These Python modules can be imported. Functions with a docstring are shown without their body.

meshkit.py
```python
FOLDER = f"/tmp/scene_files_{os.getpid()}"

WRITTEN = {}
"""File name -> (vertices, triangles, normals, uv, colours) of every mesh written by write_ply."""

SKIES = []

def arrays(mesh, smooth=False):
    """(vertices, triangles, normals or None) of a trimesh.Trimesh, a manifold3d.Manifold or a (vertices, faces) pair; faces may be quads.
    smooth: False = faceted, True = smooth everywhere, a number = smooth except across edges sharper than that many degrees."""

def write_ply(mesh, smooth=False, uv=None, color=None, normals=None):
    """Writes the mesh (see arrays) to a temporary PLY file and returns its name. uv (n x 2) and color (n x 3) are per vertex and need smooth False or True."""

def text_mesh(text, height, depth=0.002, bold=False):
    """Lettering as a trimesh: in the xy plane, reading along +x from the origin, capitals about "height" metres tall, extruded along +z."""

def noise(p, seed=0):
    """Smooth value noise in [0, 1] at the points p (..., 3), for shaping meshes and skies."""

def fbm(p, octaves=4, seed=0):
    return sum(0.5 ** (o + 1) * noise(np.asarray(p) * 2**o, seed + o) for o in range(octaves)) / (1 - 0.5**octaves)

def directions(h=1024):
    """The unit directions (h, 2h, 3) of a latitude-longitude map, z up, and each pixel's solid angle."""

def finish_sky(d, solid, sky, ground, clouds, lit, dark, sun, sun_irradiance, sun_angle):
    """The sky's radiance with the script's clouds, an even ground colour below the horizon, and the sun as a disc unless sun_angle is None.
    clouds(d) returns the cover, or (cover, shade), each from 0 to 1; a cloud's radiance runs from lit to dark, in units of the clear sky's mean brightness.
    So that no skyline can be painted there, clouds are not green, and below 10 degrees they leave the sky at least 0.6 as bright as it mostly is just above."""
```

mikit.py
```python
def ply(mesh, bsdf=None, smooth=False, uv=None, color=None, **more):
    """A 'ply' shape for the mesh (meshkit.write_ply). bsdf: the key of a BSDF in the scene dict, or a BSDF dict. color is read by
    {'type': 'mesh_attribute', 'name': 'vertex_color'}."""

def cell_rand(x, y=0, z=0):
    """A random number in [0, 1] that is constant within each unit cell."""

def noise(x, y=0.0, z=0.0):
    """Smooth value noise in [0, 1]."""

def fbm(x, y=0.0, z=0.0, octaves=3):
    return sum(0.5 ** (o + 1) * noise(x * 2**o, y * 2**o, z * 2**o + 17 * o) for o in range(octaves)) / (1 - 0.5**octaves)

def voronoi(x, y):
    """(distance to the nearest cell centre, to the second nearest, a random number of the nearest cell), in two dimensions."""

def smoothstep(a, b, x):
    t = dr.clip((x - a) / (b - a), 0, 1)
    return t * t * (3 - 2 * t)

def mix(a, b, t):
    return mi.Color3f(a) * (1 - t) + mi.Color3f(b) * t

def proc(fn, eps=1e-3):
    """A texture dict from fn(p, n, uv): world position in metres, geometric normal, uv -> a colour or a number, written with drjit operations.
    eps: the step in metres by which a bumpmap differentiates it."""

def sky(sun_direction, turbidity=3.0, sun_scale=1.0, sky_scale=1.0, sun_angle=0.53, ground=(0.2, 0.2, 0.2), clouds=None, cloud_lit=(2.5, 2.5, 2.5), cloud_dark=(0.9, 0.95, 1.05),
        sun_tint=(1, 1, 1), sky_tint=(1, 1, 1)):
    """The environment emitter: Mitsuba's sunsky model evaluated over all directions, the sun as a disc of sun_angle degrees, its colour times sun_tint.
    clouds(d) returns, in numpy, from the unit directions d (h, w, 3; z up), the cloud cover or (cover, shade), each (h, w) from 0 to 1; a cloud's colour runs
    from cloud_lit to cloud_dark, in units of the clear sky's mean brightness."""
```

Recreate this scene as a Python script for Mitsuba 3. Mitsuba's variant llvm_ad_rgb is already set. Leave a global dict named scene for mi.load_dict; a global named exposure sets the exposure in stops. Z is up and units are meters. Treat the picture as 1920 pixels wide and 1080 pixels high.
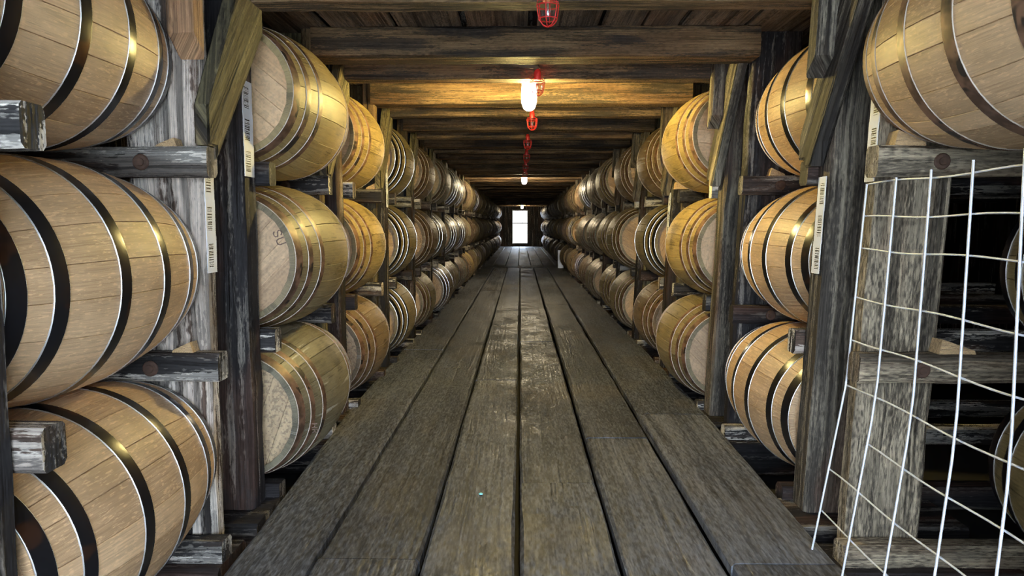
import math, random
import numpy as np, trimesh, mitsuba as mi, drjit as dr
import mikit, meshkit
from mikit import proc, noise, fbm, voronoi, cell_rand, smoothstep, mix
T = mi.ScalarTransform4f
rng = random.Random(7)
scene, labels = {}, {}

# ---------------------------------------------------------------- camera, sky, exposure
F_PIX, HORIZON = 1331.0, (976.0, 420.0)
EYE = 1.12
pitch, yaw = math.atan((540 - HORIZON[1]) / F_PIX), math.atan((HORIZON[0] - 960) / F_PIX)
fw = [-math.sin(yaw) * math.cos(pitch), math.cos(yaw) * math.cos(pitch), -math.sin(pitch)]
scene['camera'] = {'type': 'perspective', 'fov': math.degrees(2 * math.atan(960 / F_PIX)), 'fov_axis': 'x', 'near_clip': 0.02, 'far_clip': 500.0,
                   'to_world': T().look_at(origin=[0, 0, EYE], target=[fw[0], fw[1], EYE + fw[2]], up=[0, 0, 1])}

def overcast(d):
    cover = np.ones(d.shape[:2])
    shade = np.clip(meshkit.fbm(d * 3.0, 4) * 0.6, 0, 1)
    return cover, shade
SKY_SCALE = 8.5
scene['sky'] = mikit.sky((0.2, 0.9, 0.5), turbidity=4.0, sun_scale=0.0, sky_scale=SKY_SCALE, ground=(0.55, 0.55, 0.53), clouds=overcast,
                         cloud_lit=(2.0, 2.38, 2.95), cloud_dark=(1.55, 1.85, 2.3))
exposure = 3.05
BULB_WARM, BULB_FAR = (84.0, 65.0, 22.0), (80.0, 66.0, 42.0)

# ---------------------------------------------------------------- materials
def add_bsdf(key, base, rough, metallic=0.0, bump=None, bump_scale=0.002, spec=0.5, eps=1e-3):
    b = {'type': 'principled', 'base_color': base if isinstance(base, dict) else {'type': 'rgb', 'value': list(base)},
         'roughness': rough if not callable(rough) else proc(rough), 'metallic': metallic, 'specular': spec}
    if bump is not None:
        b = {'type': 'bumpmap', 'arbitrary': proc(bump, eps), 'scale': bump_scale, 'bsdf': b}
    scene[key] = {'type': 'twosided', 'bsdf': b}

def wood_grain(uv):
    return fbm(uv.x * 75, uv.y * 1.1, 0.0, 3)
def wood_grit(uv):
    return fbm(uv.x * 210, uv.y * 50 + 9, 0.0, 3)
def wood_crack(uv):
    return smoothstep(0.66, 0.76, fbm(uv.x * 46 + 5, uv.y * 0.8 + 3, 0.0, 2))

# weathered timber: dark crust of old paint and mould, flaked off along the grain to pale grey wood
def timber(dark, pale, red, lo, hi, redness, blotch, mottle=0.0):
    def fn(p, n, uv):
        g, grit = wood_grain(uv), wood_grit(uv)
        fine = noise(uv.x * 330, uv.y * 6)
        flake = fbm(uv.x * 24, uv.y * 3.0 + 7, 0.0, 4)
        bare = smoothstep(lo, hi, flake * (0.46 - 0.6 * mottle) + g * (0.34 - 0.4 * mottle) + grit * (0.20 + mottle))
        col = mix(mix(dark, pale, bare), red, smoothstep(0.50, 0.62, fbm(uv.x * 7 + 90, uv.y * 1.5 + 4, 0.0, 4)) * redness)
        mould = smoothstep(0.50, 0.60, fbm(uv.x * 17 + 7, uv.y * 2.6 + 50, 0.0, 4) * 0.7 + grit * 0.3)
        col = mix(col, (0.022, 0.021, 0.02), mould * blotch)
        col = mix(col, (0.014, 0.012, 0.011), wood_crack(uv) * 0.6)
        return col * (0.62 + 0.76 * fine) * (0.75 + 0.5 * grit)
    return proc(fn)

def timber_bump(p, n, uv):
    return wood_grain(uv) + 0.4 * wood_grit(uv) - 0.8 * wood_crack(uv)

add_bsdf('timber_pale', timber((0.045, 0.038, 0.032), (0.60, 0.54, 0.45), (0.26, 0.15, 0.09), 0.37, 0.49, 0.3, 0.55), 0.75, bump=timber_bump, bump_scale=0.006, spec=0.2)
add_bsdf('timber_grey', timber((0.075, 0.060, 0.042), (0.37, 0.305, 0.205), (0.18, 0.115, 0.065), 0.32, 0.70, 0.3, 0.35, 0.25), 0.75, bump=timber_bump, bump_scale=0.006, spec=0.2)
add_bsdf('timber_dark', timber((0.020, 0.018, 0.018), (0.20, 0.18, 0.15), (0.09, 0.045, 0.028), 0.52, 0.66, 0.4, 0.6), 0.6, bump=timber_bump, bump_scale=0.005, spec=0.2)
add_bsdf('timber_olive', timber((0.06, 0.05, 0.03), (0.17, 0.145, 0.075), (0.10, 0.055, 0.03), 0.40, 0.60, 0.3, 0.5), 0.7, bump=timber_bump, bump_scale=0.005, spec=0.2)
add_bsdf('beam_brown', timber((0.045, 0.034, 0.022), (0.19, 0.122, 0.062), (0.16, 0.085, 0.04), 0.32, 0.58, 0.5, 0.75), 0.75, bump=timber_bump, bump_scale=0.006, spec=0.2)
add_bsdf('board_brown', timber((0.055, 0.045, 0.035), (0.15, 0.115, 0.08), (0.13, 0.07, 0.04), 0.34, 0.60, 0.4, 0.4), 0.8, bump=timber_bump, bump_scale=0.004, spec=0.2)
add_bsdf('timber_flaky', timber((0.035, 0.032, 0.03), (0.50, 0.46, 0.39), (0.13, 0.075, 0.045), 0.47, 0.53, 0.5, 0.7), 0.65, bump=timber_bump, bump_scale=0.006, spec=0.2)
add_bsdf('timber_umber', timber((0.05, 0.042, 0.033), (0.25, 0.215, 0.155), (0.12, 0.065, 0.042), 0.40, 0.70, 0.4, 0.4), 0.65, bump=timber_bump, bump_scale=0.006, spec=0.2)
add_bsdf('timber_raw', timber((0.22, 0.125, 0.065), (0.42, 0.25, 0.13), (0.30, 0.15, 0.075), 0.36, 0.60, 0.4, 0.25), 0.7, bump=timber_bump, bump_scale=0.004, spec=0.2)
add_bsdf('wedge_wood', timber((0.30, 0.19, 0.09), (0.50, 0.34, 0.17), (0.4, 0.25, 0.12), 0.3, 0.6, 0.2, 0.0), 0.7)
add_bsdf('pit_earth', (0.03, 0.028, 0.026), 0.9)

def plank_color(p, n, uv):
    g = fbm(uv.x * 80, uv.y * 1.3, 0.0, 3)
    grit = fbm(p.x * 150, p.y * 34, 0.0, 3)
    worn = fbm(p.x * 3.2 + 8, p.y * 1.1, 0.0, 4)
    num = dr.floor(uv.x / 10)
    tone = cell_rand(num, 5)
    col = mix((0.028, 0.031, 0.036), (0.10, 0.109, 0.122), smoothstep(0.28, 0.74, g * 0.16 + worn * 0.42 + grit * 0.42))
    col = mix(col, (0.11, 0.09, 0.06), smoothstep(0.54, 0.70, fbm(p.x * 4 + 60, p.y * 2.1, 0.0, 4)) * 0.3)
    dust = smoothstep(0.36, 0.60, fbm(uv.x * 9 + 3, uv.y * 1.6, 0.0, 4) * 0.6 + g * 0.4) * smoothstep(0.55, 0.75, tone)
    col = mix(col, (0.18, 0.187, 0.197), dust * 0.55)
    col = mix(col, (0.02, 0.019, 0.018), wood_crack(uv) * 0.25)
    return col * (0.85 + 0.3 * cell_rand(num, 9)) * (0.82 + 0.36 * noise(uv.x * 260, uv.y * 9)) * (0.6 + 0.8 * grit)
def plank_rough(p, n, uv):
    return dr.clip(0.22 + 0.42 * fbm(p.x * 7 + 3, p.y * 5, 0.0, 4) + 0.26 * noise(p.x * 90, p.y * 50), 0.2, 0.9)
def plank_bump(p, n, uv):
    return 0.6 * fbm(uv.x * 80, uv.y * 1.3, 0.0, 3) + 0.6 * fbm(p.x * 44, p.y * 14, 0.0, 4) - 0.25 * wood_crack(uv)
add_bsdf('floor_plank', proc(plank_color), plank_rough, bump=plank_bump, bump_scale=0.005)

# oak staves: u = stave number + metres across, v = 4 * style + metres along; style chooses the age of the oak, tone the single stave
OAK = [((0.34, 0.213, 0.108), (0.64, 0.432, 0.238)), ((0.17, 0.12, 0.046), (0.345, 0.25, 0.10)), ((0.10, 0.084, 0.048), (0.215, 0.185, 0.112)),
       ((0.11, 0.072, 0.038), (0.21, 0.145, 0.078)), ((0.11, 0.085, 0.04), (0.25, 0.19, 0.092))]
def oak_pair(style):
    lo, hi = mi.Color3f(OAK[0][0]), mi.Color3f(OAK[0][1])
    for k in range(1, len(OAK)):
        on = style > k - 0.5
        lo, hi = dr.select(on, mi.Color3f(OAK[k][0]), lo), dr.select(on, mi.Color3f(OAK[k][1]), hi)
    return lo, hi
def stave_color(p, n, uv):
    num, style = dr.floor(uv.x), dr.floor(uv.y / 4)
    a, l = uv.x - num, uv.y - 4 * style
    tone = cell_rand(num, 3)
    lo, hi = oak_pair(style)
    g = fbm(a * 210 + num * 7, l * 4 + num, 0.0, 3)
    fine = noise(a * 900 + num, l * 26)
    cloud = fbm(p.x * 7, p.y * 7, p.z * 7, 3)
    fleck = smoothstep(0.58, 0.80, fbm(a * 240 + num * 3, l * 60, num, 3))
    old = dr.select(style > 0.5, 1.0, 0.5)
    t = 0.12 + 0.62 * tone + 0.7 * (g - 0.5) + 0.35 * (fine - 0.5) + (0.3 + 0.3 * old) * (cloud - 0.45)
    col = mix(lo, hi, dr.clip(t, 0, 1.1))
    col = mix(col, hi * 1.25, fleck * dr.select(style < 0.5, 0.4, 0.15))
    stain = smoothstep(0.55, 0.66, fbm(p.x * 10 + 4, p.y * 6, p.z * 10, 4) * 0.6 + g * 0.25 + fine * 0.15) * old
    col = mix(col, lo * 0.4, stain * 0.7)
    drip = smoothstep(0.70, 0.76, fbm(a * 50 + num * 5, l * 2.6 + 11, num, 3) * 0.85 + fine * 0.15) * dr.select((style > 1.5) & (style < 3.5), 1.0, 0.0)
    col = mix(col, (0.40, 0.39, 0.34), drip * 0.6)
    return dr.select(style > 8.5, mi.Color3f(0.045, 0.032, 0.026), col)
def stave_bump(p, n, uv):
    num = dr.floor(uv.x)
    return fbm((uv.x - num) * 210 + num * 7, uv.y * 4, 0.0, 3) + 0.5 * noise((uv.x - num) * 900 + num, uv.y * 26)
add_bsdf('oak_stave', proc(stave_color), 0.5, bump=stave_bump, bump_scale=0.0009)
def head_color(p, n, uv):
    num, style = dr.floor(uv.x), dr.floor(uv.y / 4)
    a, l = uv.x - num, uv.y
    tone = cell_rand(num, 8)
    lo, hi = mi.Color3f(0.52, 0.31, 0.145), mi.Color3f(0.78, 0.53, 0.29)
    lo, hi = dr.select(style > 2.5, mi.Color3f(0.34, 0.21, 0.11), lo), dr.select(style > 2.5, mi.Color3f(0.62, 0.43, 0.245), hi)
    lo, hi = dr.select((style > 1.5) & (style < 2.5), mi.Color3f(0.36, 0.25, 0.14), lo), dr.select((style > 1.5) & (style < 2.5), mi.Color3f(0.60, 0.45, 0.26), hi)
    g = fbm(a * 130 + num * 9, l * 7, 0.0, 3)
    col = mix(lo, hi, dr.clip(0.1 + 0.5 * tone + 0.8 * (g - 0.35), 0, 1))
    spot = smoothstep(0.42, 0.70, fbm(p.x * 130, p.z * 130, p.y, 4)) * dr.select((style > 1.5) & (style < 3.5), 0.6, 0.25)
    return mix(col, lo * 0.45, spot)
add_bsdf('oak_head', proc(head_color), 0.6)

# hoops: v in 0..1 across the band; the cut edges are bare steel
def hoop_black_color(p, n, uv):
    edge = smoothstep(0.455, 0.475, dr.abs(uv.y - 0.5))
    rust = smoothstep(0.62, 0.74, fbm(p.x * 11, p.y * 11 + 3, p.z * 11, 3))
    return mix(mix((0.045, 0.045, 0.05), (0.16, 0.075, 0.04), rust * 0.6), (0.72, 0.72, 0.70), edge)
def hoop_rust_color(p, n, uv):
    edge = smoothstep(0.455, 0.475, dr.abs(uv.y - 0.5))
    m = fbm(p.x * 26, p.y * 26, p.z * 26, 3)
    col = mix((0.085, 0.048, 0.032), (0.19, 0.105, 0.065), smoothstep(0.3, 0.7, m))
    col = mix(col, (0.03, 0.024, 0.022), smoothstep(0.62, 0.68, fbm(p.x * 14 + 9, p.y * 20, p.z * 14, 3)))
    return mix(col, (0.45, 0.38, 0.30), edge * 0.8)
add_bsdf('hoop_black', proc(hoop_black_color), 0.27, 0.85)
add_bsdf('hoop_rust', proc(hoop_rust_color), 0.46, 0.25)
add_bsdf('steel_rust', proc(lambda p, n, uv: mix((0.05, 0.032, 0.026), (0.15, 0.085, 0.055), fbm(p.x * 60, p.y * 60, p.z * 60, 3))), 0.6, 0.4)
add_bsdf('zinc_wire', proc(lambda p, n, uv: mix((0.55, 0.57, 0.60), (0.78, 0.80, 0.82), fbm(p.x * 40, p.y * 40, p.z * 40, 2))), 0.42, 0.35)
add_bsdf('pipe_paint', proc(lambda p, n, uv: mix((0.10, 0.08, 0.06), (0.19, 0.16, 0.12), fbm(p.x * 20, p.y * 40, p.z * 40, 3))), 0.5, 0.2)
add_bsdf('red_paint', (0.62, 0.03, 0.025), 0.35)
add_bsdf('label_paper', (0.72, 0.73, 0.74), 0.6)
add_bsdf('black_ink', (0.02, 0.02, 0.022), 0.6)
add_bsdf('pencil', (0.16, 0.10, 0.07), 0.8)
add_bsdf('brass_cap', (0.45, 0.42, 0.34), 0.35, 0.8)
add_bsdf('window_paint', (0.5, 0.5, 0.48), 0.6)
add_bsdf('turquoise', (0.25, 0.72, 0.74), 0.4)
scene['bulb_glass'] = {'type': 'thindielectric'}
scene['pane_glass'] = {'type': 'thindielectric'}

# ---------------------------------------------------------------- helpers
used = {}
def numbered(name):
    n = used.get(name, 0)
    used[name] = n + 1
    return name if n == 0 else f'{name}_{n:03d}'
def thing(name, label, cat, group=None):
    key = numbered(name)
    labels[key] = {'label': label, 'category': cat}
    if group: labels[key]['group'] = group
    return key
def put(name, mesh, bsdf, parent=None, smooth=False, uv=None, label=None, kind=None, **more):
    key = numbered(name if parent is None else f'{parent}__{name}')
    if isinstance(mesh, tuple) and len(mesh) == 3:
        mesh, uv = mesh[:2], mesh[2]
    if uv is not None and smooth: smooth = True
    scene[key] = mikit.ply(mesh, bsdf, smooth=smooth, uv=uv, **more)
    if label or kind:
        labels[key] = {}
        if label: labels[key]['label'] = label
        if kind: labels[key]['kind'] = kind
    return key
def struct(name, mesh, bsdf, label, **k):
    key = put(name, mesh, bsdf, None, **k)
    labels[key] = {'label': label, 'kind': 'structure'}
    return key
PERM = {'z': (0, 1, 2), 'x': (2, 0, 1), 'y': (1, 2, 0)}
def timber_mesh(lo, hi, axis, step=0.2, jit=0.004, ch=0.008, seed=None, warp=None):
    """A sawn timber between two corners: chamfered section, edges a little uneven along its length; returns (v, f, uv)."""
    seed = rng.randrange(10 ** 6) if seed is None else seed
    lo, hi = np.array(lo, float), np.array(hi, float)
    c, h = (lo + hi) / 2, (hi - lo) / 2
    ax = {'x': 0, 'y': 1, 'z': 2}[axis]
    a_i, b_i = [(1, 2), (2, 0), (0, 1)][ax]
    A, B, L = h[a_i], h[b_i], h[ax] * 2
    ch = min(ch, 0.35 * min(A, B))
    n = max(1, int(round(L / step)))
    ls = np.linspace(-L / 2, L / 2, n + 1)
    rings = []
    for l in ls:
        q = meshkit.noise(np.array([[l * 7 + k * 13.7, seed * 0.37, k * 3.1] for k in range(4)]), seed) * 1.6 + 0.4
        c4 = ch * q
        pts = []
        for k, (sa, sb) in enumerate(((1, -1), (1, 1), (-1, 1), (-1, -1))):
            x, y, cc = sa * A, sb * B, c4[k]
            p1, p2 = (x - sa * cc, y), (x, y - sb * cc)
            pts += [p1, p2] if k in (0, 2) else [p2, p1]
        pts = np.array(pts)
        d = (meshkit.fbm(np.column_stack([pts * 9 + seed * 1.7, np.full(8, l * 5)]), 2, seed) - 0.5) * 2 * jit
        s = 1 + d / np.maximum(np.abs(pts).max(1), 1e-6) * np.array([1.0])
        rings.append(pts * s[:, None])
    m = 9
    per = np.array([rings[0][k] for k in range(8)] + [rings[0][0]])
    u = np.concatenate([[0], np.cumsum(np.linalg.norm(np.diff(per, axis=0), axis=1))]) + 10.0 * (seed % 97)
    off = (seed % 31) * 1.3
    V, UV, Fc = [], [], []
    for k in range(8):      # each side and chamfer keeps its own vertices, so that edges stay crisp
        for l, r in zip(ls, rings):
            for j in (k, k + 1):
                V.append((*r[j % 8], l)); UV.append((u[j], l + off))
    for k in range(8):
        for i in range(n):
            a = k * 2 * (n + 1) + i * 2
            Fc += [(a, a + 1, a + 3), (a, a + 3, a + 2)]
    for e, l in ((0, ls[0]), (n, ls[-1])):
        b0 = len(V)
        for k in range(8):
            V.append((*rings[e][k], l)); UV.append((rings[e][k][0] + 10.0 * (seed % 97) + 3, rings[e][k][1] * 3 + off))
        for k in range(1, 7):
            Fc.append((b0, b0 + k + 1, b0 + k) if e == 0 else (b0, b0 + k, b0 + k + 1))
    V = np.array(V)
    W = np.zeros_like(V)
    W[:, a_i], W[:, b_i], W[:, ax] = V[:, 0] + c[a_i], V[:, 1] + c[b_i], V[:, 2] + c[ax]
    if warp is not None: W = warp(W)
    return W, np.array(Fc), np.array(UV)
def prism(poly, x0, x1, seed=1):
    """A board cut to the outline poly in the y-z plane, from x0 to x1."""
    poly = np.array(poly, float)
    if np.cross(poly[1] - poly[0], poly[2] - poly[1]) < 0: poly = poly[::-1]
    from shapely.geometry import Polygon
    ins = np.array(Polygon(poly).buffer(-0.006, join_style=2).exterior.coords)[:-1]
    if len(ins) != len(poly): ins = poly * 1.0
    else:
        ins = ins[::-1] if np.cross(ins[1] - ins[0], ins[2] - ins[1]) < 0 else ins
        k = np.argmin(np.linalg.norm(ins - poly[0], axis=1)); ins = np.roll(ins, -k, axis=0)
    n = len(poly)
    d = poly[np.argmax(np.linalg.norm(np.roll(poly, -1, 0) - poly, axis=1))]
    j = np.argmax(np.linalg.norm(np.roll(poly, -1, 0) - poly, axis=1))
    t = np.roll(poly, -1, 0)[j] - poly[j]; t /= np.linalg.norm(t)
    V, UV, Fc = [], [], []
    o = 10.0 * (seed % 97)
    c = 0.006
    layers = [(x0, ins), (x0 + c, poly), (x1 - c, poly), (x1, ins)]
    def vert(x, q):
        V.append((x, q[0], q[1])); UV.append((q @ np.array([-t[1], t[0]]) + x * 1.0 + o, q @ t))
        return len(V) - 1
    for (xa, qa), (xb, qb) in zip(layers[:-1], layers[1:]):
        for k in range(n):
            a, b, cc, dd = vert(xa, qa[k]), vert(xa, qa[(k + 1) % n]), vert(xb, qb[(k + 1) % n]), vert(xb, qb[k])
            Fc += [(a, b, cc), (a, cc, dd)]
    tri_v, tri_f = trimesh.creation.triangulate_polygon(Polygon(ins), engine='earcut')
    for x, flip in ((x0, True), (x1, False)):
        idx = [vert(x, np.array(q)) for q in tri_v]
        for f in tri_f:
            f = [idx[i] for i in f]
            e1, e2 = np.array(V[f[1]]) - V[f[0]], np.array(V[f[2]]) - V[f[0]]
            nx = np.cross(e1, e2)[0]
            Fc.append(tuple(f) if (nx < 0) == flip else (f[0], f[2], f[1]))
    return np.array(V), np.array(Fc), np.array(UV)
def lathe(prof, n=24, axis='z', at=(0, 0, 0), close=False):
    """prof: (radius, height) rows; returns (v, f)."""
    prof = np.array(prof, float)
    a = np.linspace(0, 2 * math.pi, n, endpoint=False)
    V = np.array([[r * math.cos(t), r * math.sin(t), z] for r, z in prof for t in a])
    Fc = []
    m = len(prof)
    for i in range(m if close else m - 1):
        for k in range(n):
            p, q = i * n + k, i * n + (k + 1) % n
            r, s = ((i + 1) % m) * n + k, ((i + 1) % m) * n + (k + 1) % n
            Fc += [(p, q, s), (p, s, r)]
    if axis == 'y': V = V[:, [1, 2, 0]]
    if axis == 'x': V = V[:, [2, 0, 1]]
    return V + np.array(at), np.array(Fc)
def tube(points, r, n=8):
    """A round bar along the points."""
    P = np.array(points, float)
    tan = np.gradient(P, axis=0); tan /= np.linalg.norm(tan, axis=1, keepdims=True)
    ref = np.array([0.3, 0.5, 0.8]) if abs(tan[0] @ [0.3, 0.5, 0.8]) < 0.9 else np.array([1.0, 0, 0])
    V, Fc = [], []
    for p, t in zip(P, tan):
        e = np.cross(t, ref); e /= np.linalg.norm(e); g = np.cross(t, e)
        for k in range(n):
            V.append(p + r * (math.cos(2 * math.pi * k / n) * e + math.sin(2 * math.pi * k / n) * g))
    for i in range(len(P) - 1):
        for k in range(n):
            a, b = i * n + k, i * n + (k + 1) % n
            Fc += [(a, b, b + n), (a, b + n, a + n)]
    for base, flip in ((0, True), ((len(P) - 1) * n, False)):
        for k in range(1, n - 1):
            Fc.append((base, base + k + 1, base + k) if flip else (base, base + k, base + k + 1))
    return np.array(V), np.array(Fc)
def join(*ms):
    V, Fc, U, at = [], [], [], 0
    for m in ms:
        V.append(m[0]); Fc.append(np.array(m[1]) + at); at += len(m[0])
        if len(m) > 2: U.append(m[2])
    return (np.vstack(V), np.vstack(Fc), np.vstack(U)) if U else (np.vstack(V), np.vstack(Fc))
ORD = ['', 'first', 'second', 'third', 'fourth', 'fifth', 'sixth', 'seventh', 'eighth', 'ninth', 'tenth', 'eleventh', 'twelfth', 'thirteenth', 'fourteenth', 'fifteenth', 'sixteenth', 'seventeenth', 'eighteenth', 'nineteenth', 'twentieth', 'twenty-first', 'twenty-second', 'twenty-third', 'twenty-fourth']

# ---------------------------------------------------------------- layout
PITCH, TOP = 1.40, 2.105
def far_y(k): return 2.82 + (k - 2) * PITCH            # the far face of bay k's near post
END = 35.7
LAST = 24
TIERS = (0.33, 0.975, 1.645)
def rail_top(z): return z - 0.278
def lean(side, x, z): return -x if side < 0 else x + 0.06 + 0.042 * z     # the right-hand racks lean outward

# ---------------------------------------------------------------- the building
floor = struct('floor', timber_mesh((-4.6, -1.2, -0.34), (4.6, 36.0, -0.24), 'y', 3.0, 0, 0.002), 'pit_earth', 'dark ground under the aisle planks and racks')
def plank(x0, x1, y0, y1, z=0.0, th=0.055, warp=None):
    put('plank', timber_mesh((x0, y0, z - th), (x1, y1, z), 'y', 0.22 if y0 < 8 else 0.8, 0.004, 0.009 if y0 < 8 else 0.006, warp=warp), 'floor_plank', floor, smooth=30)
SEAMS = [-1.0, -0.682, -0.333, -0.014, 0.332, 0.681, 1.07]
JOINTS = [[-1.2, 1.2, 6.2, 10.4, 14.3, 18.2], [-1.2, 2.285, 5.45, 8.15, 12.0, 15.5, 18.2], [-1.2, 5.05, 9.2, 13.1, 18.2],
          [-1.2, 3.0, 6.72, 8.05, 9.25, 13.4, 17.3, 18.2], [-1.2, 3.66, 5.46, 9.9, 14.9, 17.0, 18.2], [-1.2, 2.235, 4.07, 8.6, 12.3, 16.3, 18.2]]
for i in range(6):
    for y0, y1 in zip(JOINTS[i][:-1], JOINTS[i][1:]):
        z = rng.uniform(-0.004, 0.003) + (0.014 if i in (0, 5) else 0)
        gap = (0.014, 0.008, 0.014, 0.020, 0.022, 0.020)[i]
        xl = SEAMS[i]
        xr = SEAMS[i + 1]
        w = rng.uniform(-0.004, 0.004)
        def splay(W, i=i):      # the outer planks were laid a little askew
            W = W.copy()
            if i == 0: W[:, 0] += np.interp(W[:, 1], [1.2, 2.2, 4.2, 6.2], [0.075, 0.045, -0.04, -0.05]) * (W[:, 0] < -0.84)
            if i == 5: W[:, 0] += np.interp(W[:, 1], [1.2, 2.3, 4.3, 6.2], [-0.03, -0.02, 0.035, 0.04]) * (W[:, 0] > 0.87)
            return W
        plank(xl + gap * 0.5 + w, xr - gap * 0.5 + w, y0 + 0.003, y1 - 0.003, z, warp=splay)
put('threshold', timber_mesh((-1.1, 18.22, -0.05), (1.2, 19.0, 0.012), 'x', 0.5, 0.004, 0.01), 'floor_plank', floor, smooth=30)
for i, (x0, x1) in enumerate(zip((-1.1, -0.75, -0.41, -0.06, 0.28, 0.62, 0.95), (-0.75, -0.41, -0.06, 0.28, 0.62, 0.95, 1.25))):
    y = 19.03
    while y < 35.5:
        y1 = min(y + rng.uniform(3, 5.5), 35.6)
        plank(x0 + 0.006, x1 - 0.006, y, y1 - 0.006, rng.uniform(-0.003, 0.003))
        y = y1
for x in (-0.83, -0.18, 0.5):      # joists under the planks
    put('joist', timber_mesh((x - 0.06, -1.2, -0.24), (x + 0.06, 35.6, -0.062), 'y', 6.0, 0, 0.004), 'timber_dark', floor)

ceiling = struct('ceiling', timber_mesh((-4.6, -1.2, TOP + 0.05), (4.6, 36.0, TOP + 0.13), 'y', 4, 0, 0.002), 'timber_dark', 'dark upper floor seen through gaps between the ceiling boards')
x = -3.4
k = 0
bx = [-1.29, -0.965, -0.625, -0.29, 0.06, 0.405, 0.60, 0.79, 1.12, 1.46]
edges = [bx[0] - 0.33 * i for i in range(6, 0, -1)] + bx + [bx[-1] + 0.33 * i for i in range(1, 6)]
for x0, x1 in zip(edges[:-1], edges[1:]):
    y = -1.2 - rng.uniform(0, 2)
    g = rng.choice((0.02, 0.04, 0.05)) if x0 not in (0.405,) else 0.006
    while y < 35.6:
        y1 = min(y + rng.uniform(3.2, 5.2), 35.65)
        put('board', timber_mesh((x0 + g / 2, max(y, -1.2), TOP), (x1 - g / 2, y1 - 0.004, TOP + 0.028), 'y', 1.2, 0.001, 0.003), 'board_brown', ceiling, smooth=30)
        y = y1

def wall_board_mesh(lo, hi): return timber_mesh(lo, hi, 'z', 1.0, 0.002, 0.004)
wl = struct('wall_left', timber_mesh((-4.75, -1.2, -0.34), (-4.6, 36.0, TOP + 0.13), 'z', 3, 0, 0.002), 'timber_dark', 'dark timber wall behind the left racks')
wr = struct('wall_right', timber_mesh((4.6, -1.2, -0.34), (4.75, 36.0, TOP + 0.13), 'z', 3, 0, 0.002), 'timber_dark', 'dark timber wall behind the right racks')
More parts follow.
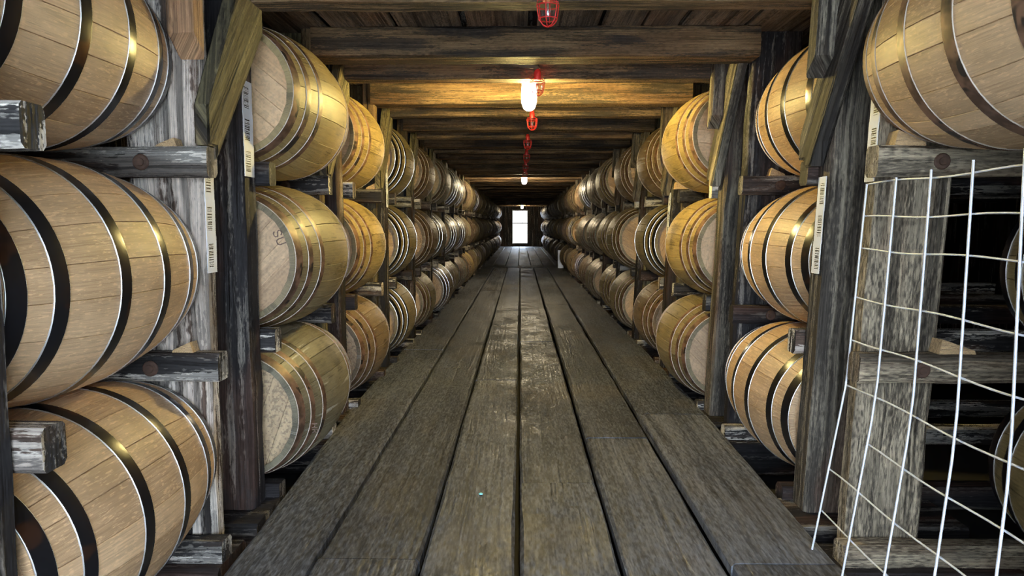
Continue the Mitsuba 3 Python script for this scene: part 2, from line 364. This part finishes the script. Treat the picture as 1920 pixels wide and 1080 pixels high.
# the end wall, boarded, with one tall sash window
WX0, WX1, WZ0, WZ1 = -0.43, 0.37, 0.13, 1.83
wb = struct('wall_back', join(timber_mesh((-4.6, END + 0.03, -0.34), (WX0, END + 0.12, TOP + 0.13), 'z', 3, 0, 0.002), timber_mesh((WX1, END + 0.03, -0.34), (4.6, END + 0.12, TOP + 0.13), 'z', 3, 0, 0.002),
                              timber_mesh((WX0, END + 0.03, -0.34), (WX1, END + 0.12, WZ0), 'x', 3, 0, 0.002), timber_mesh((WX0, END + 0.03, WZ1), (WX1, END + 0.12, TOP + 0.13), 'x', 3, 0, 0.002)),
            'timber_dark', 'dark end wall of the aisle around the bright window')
x = -1.53
while x < 1.5:
    x1 = x + 0.22
    for (a, b) in ([(-0.2, TOP)] if (x1 <= WX0 or x >= WX1) else [(-0.2, WZ0 - 0.02), (WZ1 + 0.02, TOP)]):
        xx0, xx1 = x, x1
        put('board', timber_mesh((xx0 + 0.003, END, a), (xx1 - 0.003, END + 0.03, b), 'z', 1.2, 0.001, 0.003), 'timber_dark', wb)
    x = x1
win = struct('window_1', join(timber_mesh((WX0 - 0.0, END + 0.02, WZ0), (WX0 + 0.045, END + 0.1, WZ1), 'z', 1, 0, 0.004), timber_mesh((WX1 - 0.045, END + 0.02, WZ0), (WX1, END + 0.1, WZ1), 'z', 1, 0, 0.004),
                              timber_mesh((WX0, END + 0.02, WZ1 - 0.05), (WX1, END + 0.1, WZ1), 'x', 1, 0, 0.004), timber_mesh((WX0, END + 0.02, WZ0), (WX1, END + 0.1, WZ0 + 0.05), 'x', 1, 0, 0.004)),
             'window_paint', 'tall bright sash window at the far end of the aisle')
zm = 1.16
put('meeting_rail', timber_mesh((WX0 + 0.04, END + 0.04, zm - 0.035), (WX1 - 0.04, END + 0.08, zm + 0.035), 'x', 1, 0, 0.004), 'window_paint', win)
for xm in (-0.155, 0.095):
    put('muntin', timber_mesh((xm - 0.012, END + 0.05, zm), (xm + 0.012, END + 0.07, WZ1 - 0.04), 'z', 1, 0, 0.003), 'window_paint', win)
for zz in (0.66, 1.5):
    put('muntin', timber_mesh((WX0 + 0.04, END + 0.05, zz - 0.012), (WX1 - 0.04, END + 0.07, zz + 0.012), 'x', 1, 0, 0.003), 'window_paint', win)
for a, b in ((WZ0 + 0.05, zm), (zm, WZ1 - 0.05)):
    put('pane', (np.array([[WX0 + 0.03, END + 0.06, a], [WX1 - 0.03, END + 0.06, a], [WX1 - 0.03, END + 0.06, b], [WX0 + 0.03, END + 0.06, b]]), np.array([[0, 1, 2], [0, 2, 3]])), 'pane_glass', win)
# the front wall behind the camera with the wide doorway the daylight comes through
DX0, DX1, DZ = -1.35, 1.2, 2.1
struct('wall_front', join(timber_mesh((-4.6, -1.35, -0.34), (DX0, -1.2, TOP + 0.13), 'z', 3, 0, 0.002), timber_mesh((DX1, -1.35, -0.34), (4.6, -1.2, TOP + 0.13), 'z', 3, 0, 0.002),
                          timber_mesh((DX0, -1.35, DZ), (DX1, -1.2, TOP + 0.13), 'x', 3, 0, 0.002)), 'timber_dark', 'front wall with the open doorway behind the camera')

# ---------------------------------------------------------------- racks
def side_word(s): return 'left' if s < 0 else 'right'
def make_rack(side, k):
    """Bay k of one side: a near and a far timber frame (post, sleeper, three rails), with the knee brace and the cleat."""
    y = far_y(k)
    w = side_word(side)
    where = f'of the {ORD[k]} bay on the {w} of the aisle' if k else f'on the {w} beside the camera, in front of the first bay'
    frames = [thing('rack_frame', f'near timber post frame {where}', 'rack frame'), thing('rack_frame', f'far timber post frame {where}', 'rack frame')]
    def sh(W):
        W = W.copy(); W[:, 0] = W[:, 0] if side > 0 else -W[:, 0]
        if side > 0: W[:, 0] += 0.06 + 0.042 * W[:, 2]
        return W
    def tm(lo, hi, axis, step=0.15, jit=0.006, ch=0.01):
        if k > 5 or k == 0: step, jit = 1.0, 0.002
        v, f, uv = timber_mesh(lo, hi, axis, step, jit, ch)
        return (sh(v), f if side > 0 else f[:, ::-1], uv)
    def mirrored(m): return (sh(m[0]), m[1] if side > 0 else m[1][:, ::-1], m[2])
    pa = ('timber_pale' if side < 0 else 'timber_grey') if k == 1 else ('timber_olive' if (k + side) % 3 else 'timber_dark')
    xn = 1.045
    rail_x1 = 3.3 if k <= 3 else 1.9
    for far, r in enumerate(frames):
        if not far:
            put('post', tm((xn, y - 0.13, 0.0), (xn + 0.20, y, TOP), 'z'), 'timber_umber' if side > 0 and k < 4 else 'timber_dark', r, smooth=True)
            put('sleeper', tm((0.985, y - 0.27, -0.2), (1.6, y + 0.03, 0.0), 'x'), 'timber_dark', r, smooth=True)
            a, b, xe = y, y + 0.08, 0.992
        else:
            put('post', tm((xn + 0.01, y + 0.945, -0.02), (xn + 0.26, y + 1.025, TOP), 'z'), pa, r, smooth=True)
            put('sleeper', tm((1.0, y + 0.82, -0.2), (1.6, y + 1.06, -0.02), 'x'), 'timber_dark', r, smooth=True)
            a, b, xe = y + 0.865, y + 0.945, 0.998
        if side > 0: xe += 0.02
        for t, z in enumerate(TIERS):
            zt = rail_top(z)
            rb = ('timber_flaky' if side < 0 or not far else 'timber_grey') if k == 1 else 'timber_flaky' if (k + t + far) % 2 else 'timber_dark'
            q = put('rail', tm((xe + rng.uniform(-.006, .006), a, zt - 0.096), (rail_x1, b, zt), 'x'), rb, r, smooth=True)
            if far and 0 < k <= 4 and t > 0:
                v, f = lathe([(0.0, -0.012), (0.012, -0.012), (0.014, -0.008), (0.022, -0.008), (0.026, -0.004), (0.026, 0.004)], 16, 'y', (1.215, a, zt - 0.05))
                put('bolt', (sh(v), f), 'steel_rust', q, smooth=30)
    if k > 18 or k == 0: return
    # knee brace: on the left it climbs away from the camera, on the right towards it; cleat with a bevelled foot
    if side < 0:
        poly = np.array([(-0.15, 1.372), (-0.09, 1.372), (-0.09, 1.33), (0.365, 1.845), (0.365, 2.04), (0.19, 2.04), (-0.15, 1.50)]) + [y + 1.02, 0]
        x0, x1, ya, yb, r, mat = 0.995, 1.043, y + 0.862, y + 0.944, frames[1], 'timber_raw' if k == 1 else 'beam_brown'
        c0, c1 = 1.03, 1.115
    else:
        poly = np.array([(0.05, 1.372), (0.05, 1.47), (-0.30, 2.04), (-0.47, 2.04), (-0.10, 1.43), (-0.065, 1.34), (-0.01, 1.34), (-0.01, 1.372)]) + [y, 0]
        x0, x1, ya, yb, r, mat = 0.985, 1.043, y - 0.21, y - 0.131, frames[0], 'timber_umber'
        c0, c1 = 0.92, 1.035
    put('brace', mirrored(prism(poly, x0, x1, rng.randrange(999))), 'timber_olive' if side < 0 else 'timber_umber', r)
    put('cleat', mirrored(prism([(ya, 1.72), (yb, 1.655), (yb, TOP), (ya, TOP)], c0, c1, rng.randrange(999))), mat, r)
for k in range(0, LAST + 1):
    for side in (-1, 1):
        make_rack(side, k)

# ---------------------------------------------------------------- beams across the aisle
def beam(y0, y1, z0, z1, label, group=None, far=False):
    b = thing('cross_beam', label, 'beam', group)
    m = timber_mesh((-1.052, y0, z0), (1.195, y1, z1), 'x', 0.12 if not far else 1.0, 0.006 if not far else 0.002, 0.008)
    scene[b] = mikit.ply((m[0], m[1]), 'beam_brown', smooth=True, uv=m[2])
n_beam = 0
for k in range(2, LAST + 1):
    for (a, b, z0) in ((far_y(k) - 0.135, far_y(k) + 0.0, 1.935), (far_y(k) + 0.82, far_y(k) + 1.0, 1.955)):
        n_beam += 1
        w = 'front' if z0 < 1.95 else 'rear'
        beam(a, b, z0, TOP - 0.001, f'rough brown timber beam across the ceiling, {w} one of the {ORD[k]} bay', far=n_beam > 6)

# ---------------------------------------------------------------- barrels
R0, R1, HL = 0.258, 0.325, 0.45
def rad(t): return R0 + (R1 - R0) * (1 - (np.abs(t) / HL) ** 2)
HOOPS = {'A': [(-0.424, 0.048), (-0.315, 0.042), (-0.105, 0.042), (0.105, 0.042), (0.315, 0.042), (0.424, 0.048)],
         'B': [(-0.424, 0.048), (-0.338, 0.036), (-0.232, 0.036), (0.232, 0.036), (0.338, 0.036), (0.424, 0.048)]}
def stave_mesh(a0, a1, style, nl=12, inner=True):
    ts = np.linspace(-HL, HL, nl + 1)
    g = 0.0003 / R1
    e = min(0.0022 / R1, (a1 - a0) * 0.2)
    angs = [a0 + g, a0 + g + e, (a0 + a1) / 2, a1 - g - e, a1 - g]
    drop = [0.0012, 0.0, 0.0, 0.0, 0.0012]
    cross = [(a, d) for a, d in zip(angs, drop)] + [(a1 - g, 0.022), (a0 + g, 0.022)]
    num = rng.randrange(400)
    V, UV, Fc = [], [], []
    m = len(cross)
    for t in ts:
        r = rad(t)
        for a, d in cross:
            V.append(((r - d) * math.cos(a), t, (r - d) * math.sin(a)))
            UV.append((num + 0.05 + (a - a0) * R1, 4 * style + 0.5 + t + HL))
    for i in range(nl):
        for k in range(m):
            p, q = i * m + k, i * m + (k + 1) % m
            Fc += [(p, p + m, q), (q, p + m, q + m)]
    for base, flip in ((0, False), (nl * m, True)):
        b0 = len(V)
        for k in range(m): V.append(V[base + k]); UV.append(UV[base + k])
        for k in range(1, m - 1):
            Fc.append((b0, b0 + k, b0 + k + 1) if not flip else (b0, b0 + k + 1, b0 + k))
    return np.array(V), np.array(Fc), np.array(UV)
def hoop_mesh(t, w, n=72):
    prof, vs = [], []
    for q, h in ((0.0, -0.004), (0.0, 0.0016), (0.03, 0.0024), (0.5, 0.0026), (0.97, 0.0024), (1.0, 0.0016), (1.0, -0.004)):
        tt = t + (q - 0.5) * w
        prof.append((float(rad(tt)) + h, tt)); vs.append(q)
    V, Fc = lathe(prof, n, 'y')
    return V, Fc, np.array([[k / n, v] for v in vs for k in range(n)])
def head_boards(n, rot, style, t, r):
    """The head as n boards with fine joints, each a thin slab cut to the circle."""
    from shapely.geometry import Point, box
    disc, out = Point(0, 0).buffer(r, 24), []
    ws = np.array([rng.uniform(0.8, 1.2) for _ in range(n)]); ws = ws / ws.sum() * 2 * r
    x = -r
    for w in ws:
        piece = disc.intersection(box(x + 0.0006, -1, x + w - 0.0006, 1))
        m = trimesh.creation.extrude_polygon(piece, 0.018 + rng.uniform(-0.0012, 0.0012), engine='earcut')
        v = np.array(m.vertices)
        num = rng.randrange(300)
        uv = np.column_stack([num + 0.1 + (v[:, 0] - x), 4 * style + 1.5 + v[:, 1]])
        c, s = math.cos(rot), math.sin(rot)
        q = np.column_stack([v[:, 0] * c - v[:, 1] * s, t + 0.018 - v[:, 2], v[:, 0] * s + v[:, 1] * c])
        out.append((q, np.array(m.faces), uv))
        x += w
    return out
def make_barrel(xc, y0, zc, style, hoop, bsdf, label, detail, group=None, name='whiskey_barrel'):
    b = thing('oak_barrel', label, 'barrel', group)
    c = np.array([xc, y0 + HL, zc])
    n = 24
    ws = np.array([rng.uniform(0.7, 1.3) for _ in range(n)]); ws = ws / ws.sum() * 2 * math.pi
    ang = np.cumsum(np.concatenate([[rng.uniform(0, 6)], ws]))
    mv = lambda m: (m[0] + c, *m[1:])
    if detail == 0:
        for a0, a1 in zip(ang[:-1], ang[1:]):
            put('stave', mv(stave_mesh(a0, a1, style)), 'oak_stave', b, smooth=True)
        for t, w in HOOPS[hoop]:
            h = put('hoop', mv(hoop_mesh(t, w)), bsdf, b, smooth=True)
        rot = rng.uniform(0, 3)
        for m in head_boards(6, rot, style, -HL + 0.028, R0 - 0.018):
            put('head__board', mv(m), 'oak_head', b)
    else:
        nl = 8 if detail == 1 else 5
        st = [stave_mesh(a0, a1, style, nl) for a0, a1 in zip(ang[:-1], ang[1:])]
        hs = [hoop_mesh(t, w, 40) for t, w in HOOPS[hoop]]
        hd = join(*head_boards(6, rng.uniform(0, 3), style, -HL + 0.028, R0 - 0.018))
        if detail == 1:
            put('staves', mv(join(*st)), 'oak_stave', b, smooth=True, kind='stuff')
            for h in hs: put('hoop', mv(h), bsdf, b, smooth=True)
            put('head', mv(hd), 'oak_head', b)
        else:
            for i, h in enumerate(hs):
                hs[i] = (h[0], h[1], np.column_stack([h[2][:, 0] * 0 + 0.5, h[2][:, 1] * 0 + 36.5]))
            hd = (hd[0], hd[1], hd[2])
            scene[b] = mikit.ply(mv(join(*st, *hs, hd))[:2], 'oak_stave', smooth=True, uv=join(*st, *hs, hd)[2])
    # far head, facing away
    v, f = lathe([(0.0001, HL - 0.03), (R0 - 0.018, HL - 0.03), (R0 - 0.018, HL - 0.045), (0.0001, HL - 0.045)], 32, 'y')
    if detail == 0:
        put('head', (v + c, f, v[:, [0, 2]] * 1.0 + [0.5, 4 * style + 1.5]), 'oak_head', b)
    return b
# lateral places measured on the photograph; styles: 0 fresh, 1 golden, 2 grey, 3 dark brown, 4 dull
XC = {(-1, 1): (1.292, 1.323, 1.39), (-1, 2): (1.17, 1.163, 1.155), (-1, 3): (1.227, 1.243, 1.243), (-1, 4): (1.244, 1.23, 1.246),
      (1, 2): (1.35, 1.41, 1.47), (1, 3): (1.255, 1.308, 1.27), (1, 4): (1.317, 1.32, 1.328)}
LOOK = {(-1, 1): ((0, 'A', 'k'), (0, 'A', 'k'), (0, 'A', 'k')), (-1, 2): ((2, 'B', 'r'), (4, 'B', 'r'), (1, 'B', 'r')), (-1, 3): ((3, 'B', 'r'), (1, 'B', 'r'), (1, 'B', 'r')),
        (-1, 4): ((4, 'B', 'k'), (4, 'B', 'k'), (4, 'B', 'k')), (-1, 5): ((4, 'B', 'r'), (3, 'B', 'r'), (3, 'B', 'r')),
        (1, 1): (None, None, (0, 'A', 'r')), (1, 2): ((0, 'A', 'k'), (0, 'A', 'k'), (0, 'A', 'k')), (1, 3): ((4, 'B', 'r'), (1, 'B', 'r'), (1, 'B', 'r')),
        (1, 4): ((3, 'B', 'r'), (4, 'B', 'k'), (3, 'B', 'r')), (1, 5): ((4, 'B', 'r'), (4, 'B', 'r'), (3, 'B', 'r'))}
ADJ = {0: 'pale new oak', 1: 'golden oak', 2: 'grey weathered oak', 3: 'dark brown oak', 4: 'dull aged oak'}
TIER = ('bottom', 'middle', 'top')
NEAR, MID = 5, 11
KEYS = {}
for k in range(1, LAST + 1):
    for side in (-1, 1):
        for t in range(3):
            xs = XC.get((side, k))
            looks = LOOK.get((side, k))
            look = looks[t] if looks else (rng.choice((1, 2, 3, 4, 4)), 'B', rng.choice('rrk'))
            if look is None: continue
            xc = xs[t] if xs else (1.215 + rng.uniform(-0.04, 0.04) if side < 0 else 1.27 + rng.uniform(-0.05, 0.05))
            if (side, k) == (1, 1): xc = 1.354
            style, hoop, hc = look
            det = 0 if k <= NEAR else 1 if k <= MID else 2
            hoopw = f' with {"black" if hc == "k" else "brown"} hoops' if det < 2 else ''
            lab = f'{ADJ[style]} barrel{hoopw}, {TIER[t]} tier, {ORD[k]} bay on the {side_word(side)}'
            grp = f'barrels in the {side_word(side)} racks'
            KEYS[side, k, t] = \
            make_barrel(side * xc, far_y(k) + 0.022, TIERS[t], style, hoop, 'hoop_black' if hc == 'k' else 'hoop_rust', lab, det, grp)
for side in (-1, 1):   # bay beside the camera, outside the frame, which shades the first bay
    for t in range(3):
        make_barrel(side * 1.36, far_y(0) + 0.022, TIERS[t], 4, 'B', 'hoop_rust', f'dull oak barrel beside the camera, {TIER[t]} tier, {side_word(side)} of the doorway', 2)
for t in (0, 1):       # the front places of the right-hand first bay are empty: the next barrels stand deeper in
    make_barrel(1.83, far_y(1) + 0.022, TIERS[t], 1, 'A', 'hoop_black', f'shadowed barrel set back behind the wire mesh on the {TIER[t]} tier', 1)

# ---------------------------------------------------------------- caged lamps along the ceiling
def lamp(x, y, ztop, lit, label, tilt=0.0, color=None):
    l = thing('caged_lamp', label, 'lamp', None)
    v, f = lathe([(0.0001, 0.035), (0.010, 0.035), (0.017, 0.022), (0.020, 0.0), (0.018, -0.024), (0.0001, -0.024)], 20)
    put('socket', (v + [x, y, ztop], f), 'red_paint', l, smooth=30, label='red lamp socket')
    put('cord', tube([(x, y, ztop + 0.03), (x + 0.004, y + 0.01, ztop + 0.055), (x, y + 0.02, TOP)], 0.005), 'black_ink', l, smooth=True)
    R = 0.040
    for i in range(6):
        a = i * math.pi / 3 + 0.3
        pts = [(0.02, -0.02), (R * 0.97, -0.022), (R, -0.035), (R * 0.95, -0.065), (R * 0.8, -0.09), (R * 0.45, -0.106), (0.0, -0.112)]
        put('cage_wire', tube([(x + r * math.cos(a), y + r * math.sin(a), ztop + z) for r, z in pts], 0.0022, 6), 'red_paint', l, smooth=True)
    for z, r in ((-0.04, R), (-0.085, R * 0.84)):
        put('cage_ring', tube([(x + r * math.cos(a), y + r * math.sin(a), ztop + z) for a in np.linspace(0, 2 * math.pi, 25)], 0.0022, 6), 'red_paint', l, smooth=True)
    prof = [(0.011, -0.024), (0.013, -0.034), (0.022, -0.05), (0.026, -0.066), (0.022, -0.084), (0.012, -0.095), (0.0005, -0.098)]
    v, f = lathe(prof, 20)
    v = v + [x, y, ztop]
    if lit:
        put('bulb', (v, f[:, ::-1]), 'brass_cap', l, smooth=True, label='glowing bulb', emitter={'type': 'area', 'radiance': {'type': 'rgb', 'value': list(color)}})
    else:
        put('bulb', (v, f[:, ::-1]), 'bulb_glass', l, smooth=True, label='clear unlit bulb')
        put('filament', tube([(x, y, ztop - 0.024), (x, y, ztop - 0.055), (x + 0.008, y, ztop - 0.062), (x + 0.010, y, ztop - 0.045)], 0.0014, 6), 'brass_cap', l, smooth=True)
    return l
def lit_jar(x, y, ztop, label, color, r=0.048, h=0.2):
    l = thing('jar_lamp', label, 'lamp')
    v, f = lathe([(0.0001, 0.03), (0.03, 0.03), (0.034, 0.02), (0.034, -0.002), (0.0001, -0.002)], 24)
    put('socket', (v + [x, y, ztop], f), 'brass_cap', l, smooth=30)
    put('cord', tube([(x, y, ztop + 0.025), (x + 0.004, y, ztop + 0.05), (x, y + 0.01, TOP)], 0.005), 'black_ink', l, smooth=True)
    prof = [(0.0005, -0.0025), (r * 0.72, -0.003), (r * 0.88, -0.03), (r, -h * 0.5), (r * 0.93, -h * 0.75), (r * 0.7, -h * 0.92), (r * 0.35, -h * 0.99), (0.0005, -h)]
    v, f = lathe(prof, 28)
    put('globe', (v + [x, y, ztop], f[:, ::-1]), 'label_paper', l, smooth=True, label='glowing globe', emitter={'type': 'area', 'radiance': {'type': 'rgb', 'value': list(color)}})
lamp(0.096, 2.60, 1.93, False, 'unlit red caged lamp hanging nearest the camera')
lamp(0.092, 4.00, 1.935, False, 'unlit red caged lamp beside the brightest bulb')
lit_jar(0.05, 4.34, 1.985, 'brightest glowing lamp, in front of the yellow lit beam', BULB_WARM, 0.048, 0.19)
lamp(0.085, 5.40, 1.93, False, 'unlit red caged lamp just behind the brightest bulb')
lamp(0.066, 6.80, 1.93, False, 'unlit red caged lamp, second behind the brightest bulb')
lamp(0.068, 8.20, 1.93, False, 'unlit red caged lamp, third behind the brightest bulb')
lamp(0.065, 9.60, 1.93, False, 'unlit red caged lamp, fourth behind the brightest bulb')
lamp(0.065, 11.0, 1.93, False, 'small unlit red caged lamp just before the second lit bulb')
lit_jar(0.065, 12.74, 1.97, 'glowing lamp a third of the way down the aisle', BULB_FAR, 0.05, 0.15)
lit_jar(0.07, 32.0, 1.95, 'small glowing lamp above the far window', [c * 0.5 for c in BULB_FAR], 0.06, 0.16)

# conduit that brings the current to the lit lamp
cp = thing('ceiling_pipe', 'brown pipe running under the ceiling to the brightest lamp', 'pipe')
put('run', tube([(-0.95, 4.03, 2.03), (-0.55, 4.03, 2.03), (-0.2, 4.03, 2.03)], 0.018, 12), 'pipe_paint', cp, smooth=30)
put('coupling', tube([(-0.205, 4.03, 2.03), (-0.15, 4.035, 2.028), (-0.125, 4.05, 2.025)], 0.026, 12), 'pipe_paint', cp, smooth=30)
put('branch', tube([(-0.13, 4.05, 2.025), (-0.03, 4.035, 2.005), (0.085, 4.005, 1.985), (0.092, 4.0, 1.965)], 0.016, 12), 'pipe_paint', cp, smooth=30)

# ---------------------------------------------------------------- barcode strips on the posts
def barcode_strip(side, y0, y1, z0, z1, x, label, tilt=0.0):
    s = thing('barcode_strip', label, 'label strip')
    n = 3
    zs = np.linspace(z1, z0, n + 1)
    for i in range(n):
        a, b = zs[i + 1], zs[i]
        off = -tilt * (zs[0] - b)
        def place(m):
            v = np.array(m[0], float)
            v[:, 1] += off - tilt * (b - v[:, 2]) 
            if side > 0: v[:, 0] = v[:, 0] + 0.06 + 0.042 * v[:, 2]
            else: v[:, 0] = -v[:, 0]
            return v, (m[1] if side > 0 else np.array(m[1])[:, ::-1])
        t = 0.0015 * (i + 1)
        tag = put('tag', place(timber_mesh((x - 0.003 - t, y0, a - (0.008 if i < n - 1 else 0)), (x - t, y1, b), 'z', 0.1, 0, 0.0005)), 'label_paper', s)
        bars, z = [], b - 0.025
        while z > a + 0.02:
            h = rng.choice((0.0015, 0.003, 0.0045))
            w0, w1 = y0 + (y1 - y0) * 0.14, y0 + (y1 - y0) * 0.62
            bars.append(timber_mesh((x - 0.0036 - t, w0, z - h), (x - 0.0024 - t, w1, z), 'y', 1, 0, 0.0001)[:2])
            z -= h + rng.choice((0.002, 0.003, 0.005))
        put('barcode', place(join(*bars)), 'black_ink', tag, kind='stuff')
barcode_strip(-1, far_y(1) + 0.95, far_y(1) + 1.022, 0.955, 1.325, 1.0545, 'barcode label strip on the left post beside the first big barrels', 0.02)
barcode_strip(-1, far_y(2) - 0.125, far_y(2) - 0.03, 1.30, 1.66, 1.0445, 'barcode label strip on the left post by the second top barrel', 0.02)
barcode_strip(1, far_y(2) - 0.1, far_y(2) - 0.03, 0.93, 1.30, 1.0435, 'barcode label strip on the right post under the knee brace', 0.02)
barcode_strip(1, far_y(1) + 0.955, far_y(1) + 1.02, 1.26, 1.56, 1.054, 'barcode label strip on the right post above the wire mesh', 0.02)
barcode_strip(-1, far_y(4) - 0.1, far_y(4) - 0.03, 1.25, 1.62, 1.0445, 'barcode label strip on a farther left post, fourth bay')
barcode_strip(1, far_y(4) - 0.1, far_y(4) - 0.03, 1.0, 1.36, 1.0435, 'barcode label strip on a farther right post, fourth bay')

# handwriting burnt or pencilled on two barrel heads
def head_text(text, x, y, z, h, rot, key):
    m = meshkit.text_mesh(text, h, 0.001)
    v = np.array(m.vertices)
    c, s = math.cos(rot), math.sin(rot)
    q = np.column_stack([x + v[:, 0] * c - v[:, 1] * s, y - v[:, 2], z + v[:, 0] * s + v[:, 1] * c])
    put('head__lettering', (q, np.array(m.faces)), 'pencil', key)

head_text('SU', -1.005, 2.8675, 1.09, 0.036, -1.2, KEYS[-1, 2, 1])
head_text('HR', -0.865, 2.8675, 0.30, 0.024, -1.5, KEYS[-1, 2, 0])

# ---------------------------------------------------------------- wedges that chock the barrels
def wedge(side, x, y, z, l, w, h, label, rot=0.0):
    pts = np.array([[-l / 2, -w / 2, 0], [l / 2, -w / 2, 0], [l / 2, w / 2, 0], [-l / 2, w / 2, 0], [-l / 2 + 0.004, -w / 2, h * 0.25], [l / 2 - 0.01, -w / 2, h], [l / 2 - 0.01, w / 2, h * 0.95], [-l / 2 + 0.004, w / 2, h * 0.3]])
    c, s = math.cos(rot), math.sin(rot)
    pts = pts @ np.array([[c, s, 0], [-s, c, 0], [0, 0, 1]])
    if side > 0: pts[:, 0] *= -1
    pts = pts + [x, y, z]
    hull = trimesh.convex.convex_hull(pts)
    k = numbered('wooden_wedge')
    labels[k] = {'label': label, 'category': 'wedge'}
    scene[k] = mikit.ply(hull, 'wedge_wood')
rz = [rail_top(z) for z in TIERS]
wedge(-1, -1.115, far_y(1) + 0.905, rz[1], 0.07, 0.05, 0.035, 'split wooden wedge on the rail under the left middle barrel')
wedge(-1, -1.14, far_y(1) + 0.905, rz[2], 0.07, 0.05, 0.03, 'wooden wedge under the left top barrel nearest the camera')
wedge(1, 1.235, far_y(1) + 0.905, rz[2], 0.10, 0.06, 0.05, 'wooden wedge under the nearest right top barrel')
wedge(1, 1.32, far_y(2) + 0.905, rz[2], 0.08, 0.05, 0.04, 'wooden wedge under the right top barrel behind the knee brace')
wedge(-1, -1.06, far_y(3) + 0.905, rz[2], 0.09, 0.06, 0.05, 'pale wooden wedge under the third left top barrel')
wedge(1, 1.14, far_y(3) + 0.905, rz[2], 0.09, 0.06, 0.05, 'pale wooden wedge under the third right top barrel')
wedge(1, 1.42, far_y(1) + 0.905, rz[1], 0.12, 0.06, 0.05, 'grey wooden wedge on the rail behind the wire mesh')

# ---------------------------------------------------------------- wire mesh panel leaning by the right-hand first bay
mp = thing('wire_mesh_panel', 'galvanised wire mesh panel leaning by the empty first bay on the right', 'wire panel')
def panel(i, z):
    """Point of the panel: i wires towards the camera, height z."""
    x = np.interp(z, [-0.05, 0.58, 1.25], [0.995, 1.125, 1.165])
    step = np.interp(z, [-0.05, 1.25], [0.221, 0.185])
    return (x - 0.014, 2.395 - 0.06 * np.interp(z, [-0.05, 0.58], [1, 0]) - i * step, z)
ROWS = [1.252, 1.143, 1.036, 0.873, 0.73, 0.575, 0.43, 0.283, 0.142]
for i in range(6):
    zb = 0.0 if i == 0 else -0.12
    put('wire', tube([panel(i, z) for z in np.linspace(zb, 1.252 + 0.01 * i, 12)], 0.0036, 8), 'zinc_wire', mp, smooth=True)
for j, z in enumerate(ROWS):
    i0 = 1 if j == 6 else -0.03
    pts = []
    for i in np.linspace(i0, 5.4, 14):
        q = panel(i, z + 0.004 * math.sin(i * 2 + j))
        pts.append((q[0] + 0.007, q[1], q[2]))
    put('wire', tube(pts, 0.0030, 8), 'zinc_wire', mp, smooth=True)
# a grey box standing on the planks far down on the right
k = numbered('grey_box')
m = timber_mesh((0.94, 17.87, 0.012), (1.085, 18.05, 0.46), 'z', 0.5, 0.001, 0.006)
scene[k] = mikit.ply(m[:2], 'zinc_wire', smooth=True, uv=m[2])
labels[k] = {'label': 'narrow grey box standing at the right edge of the planks far down the aisle', 'category': 'box'}
# a turquoise scrap on the planks
v, f = lathe([(0.0001, 0.0), (0.008, 0.0), (0.009, 0.002), (0.006, 0.005), (0.0001, 0.006)], 14)
k = numbered('turquoise_bead'); scene[k] = mikit.ply((v + [-0.164, 2.86, 0.001], f), 'turquoise', smooth=30)
labels[k] = {'label': 'tiny turquoise bead lying on the floor planks', 'category': 'bead'}
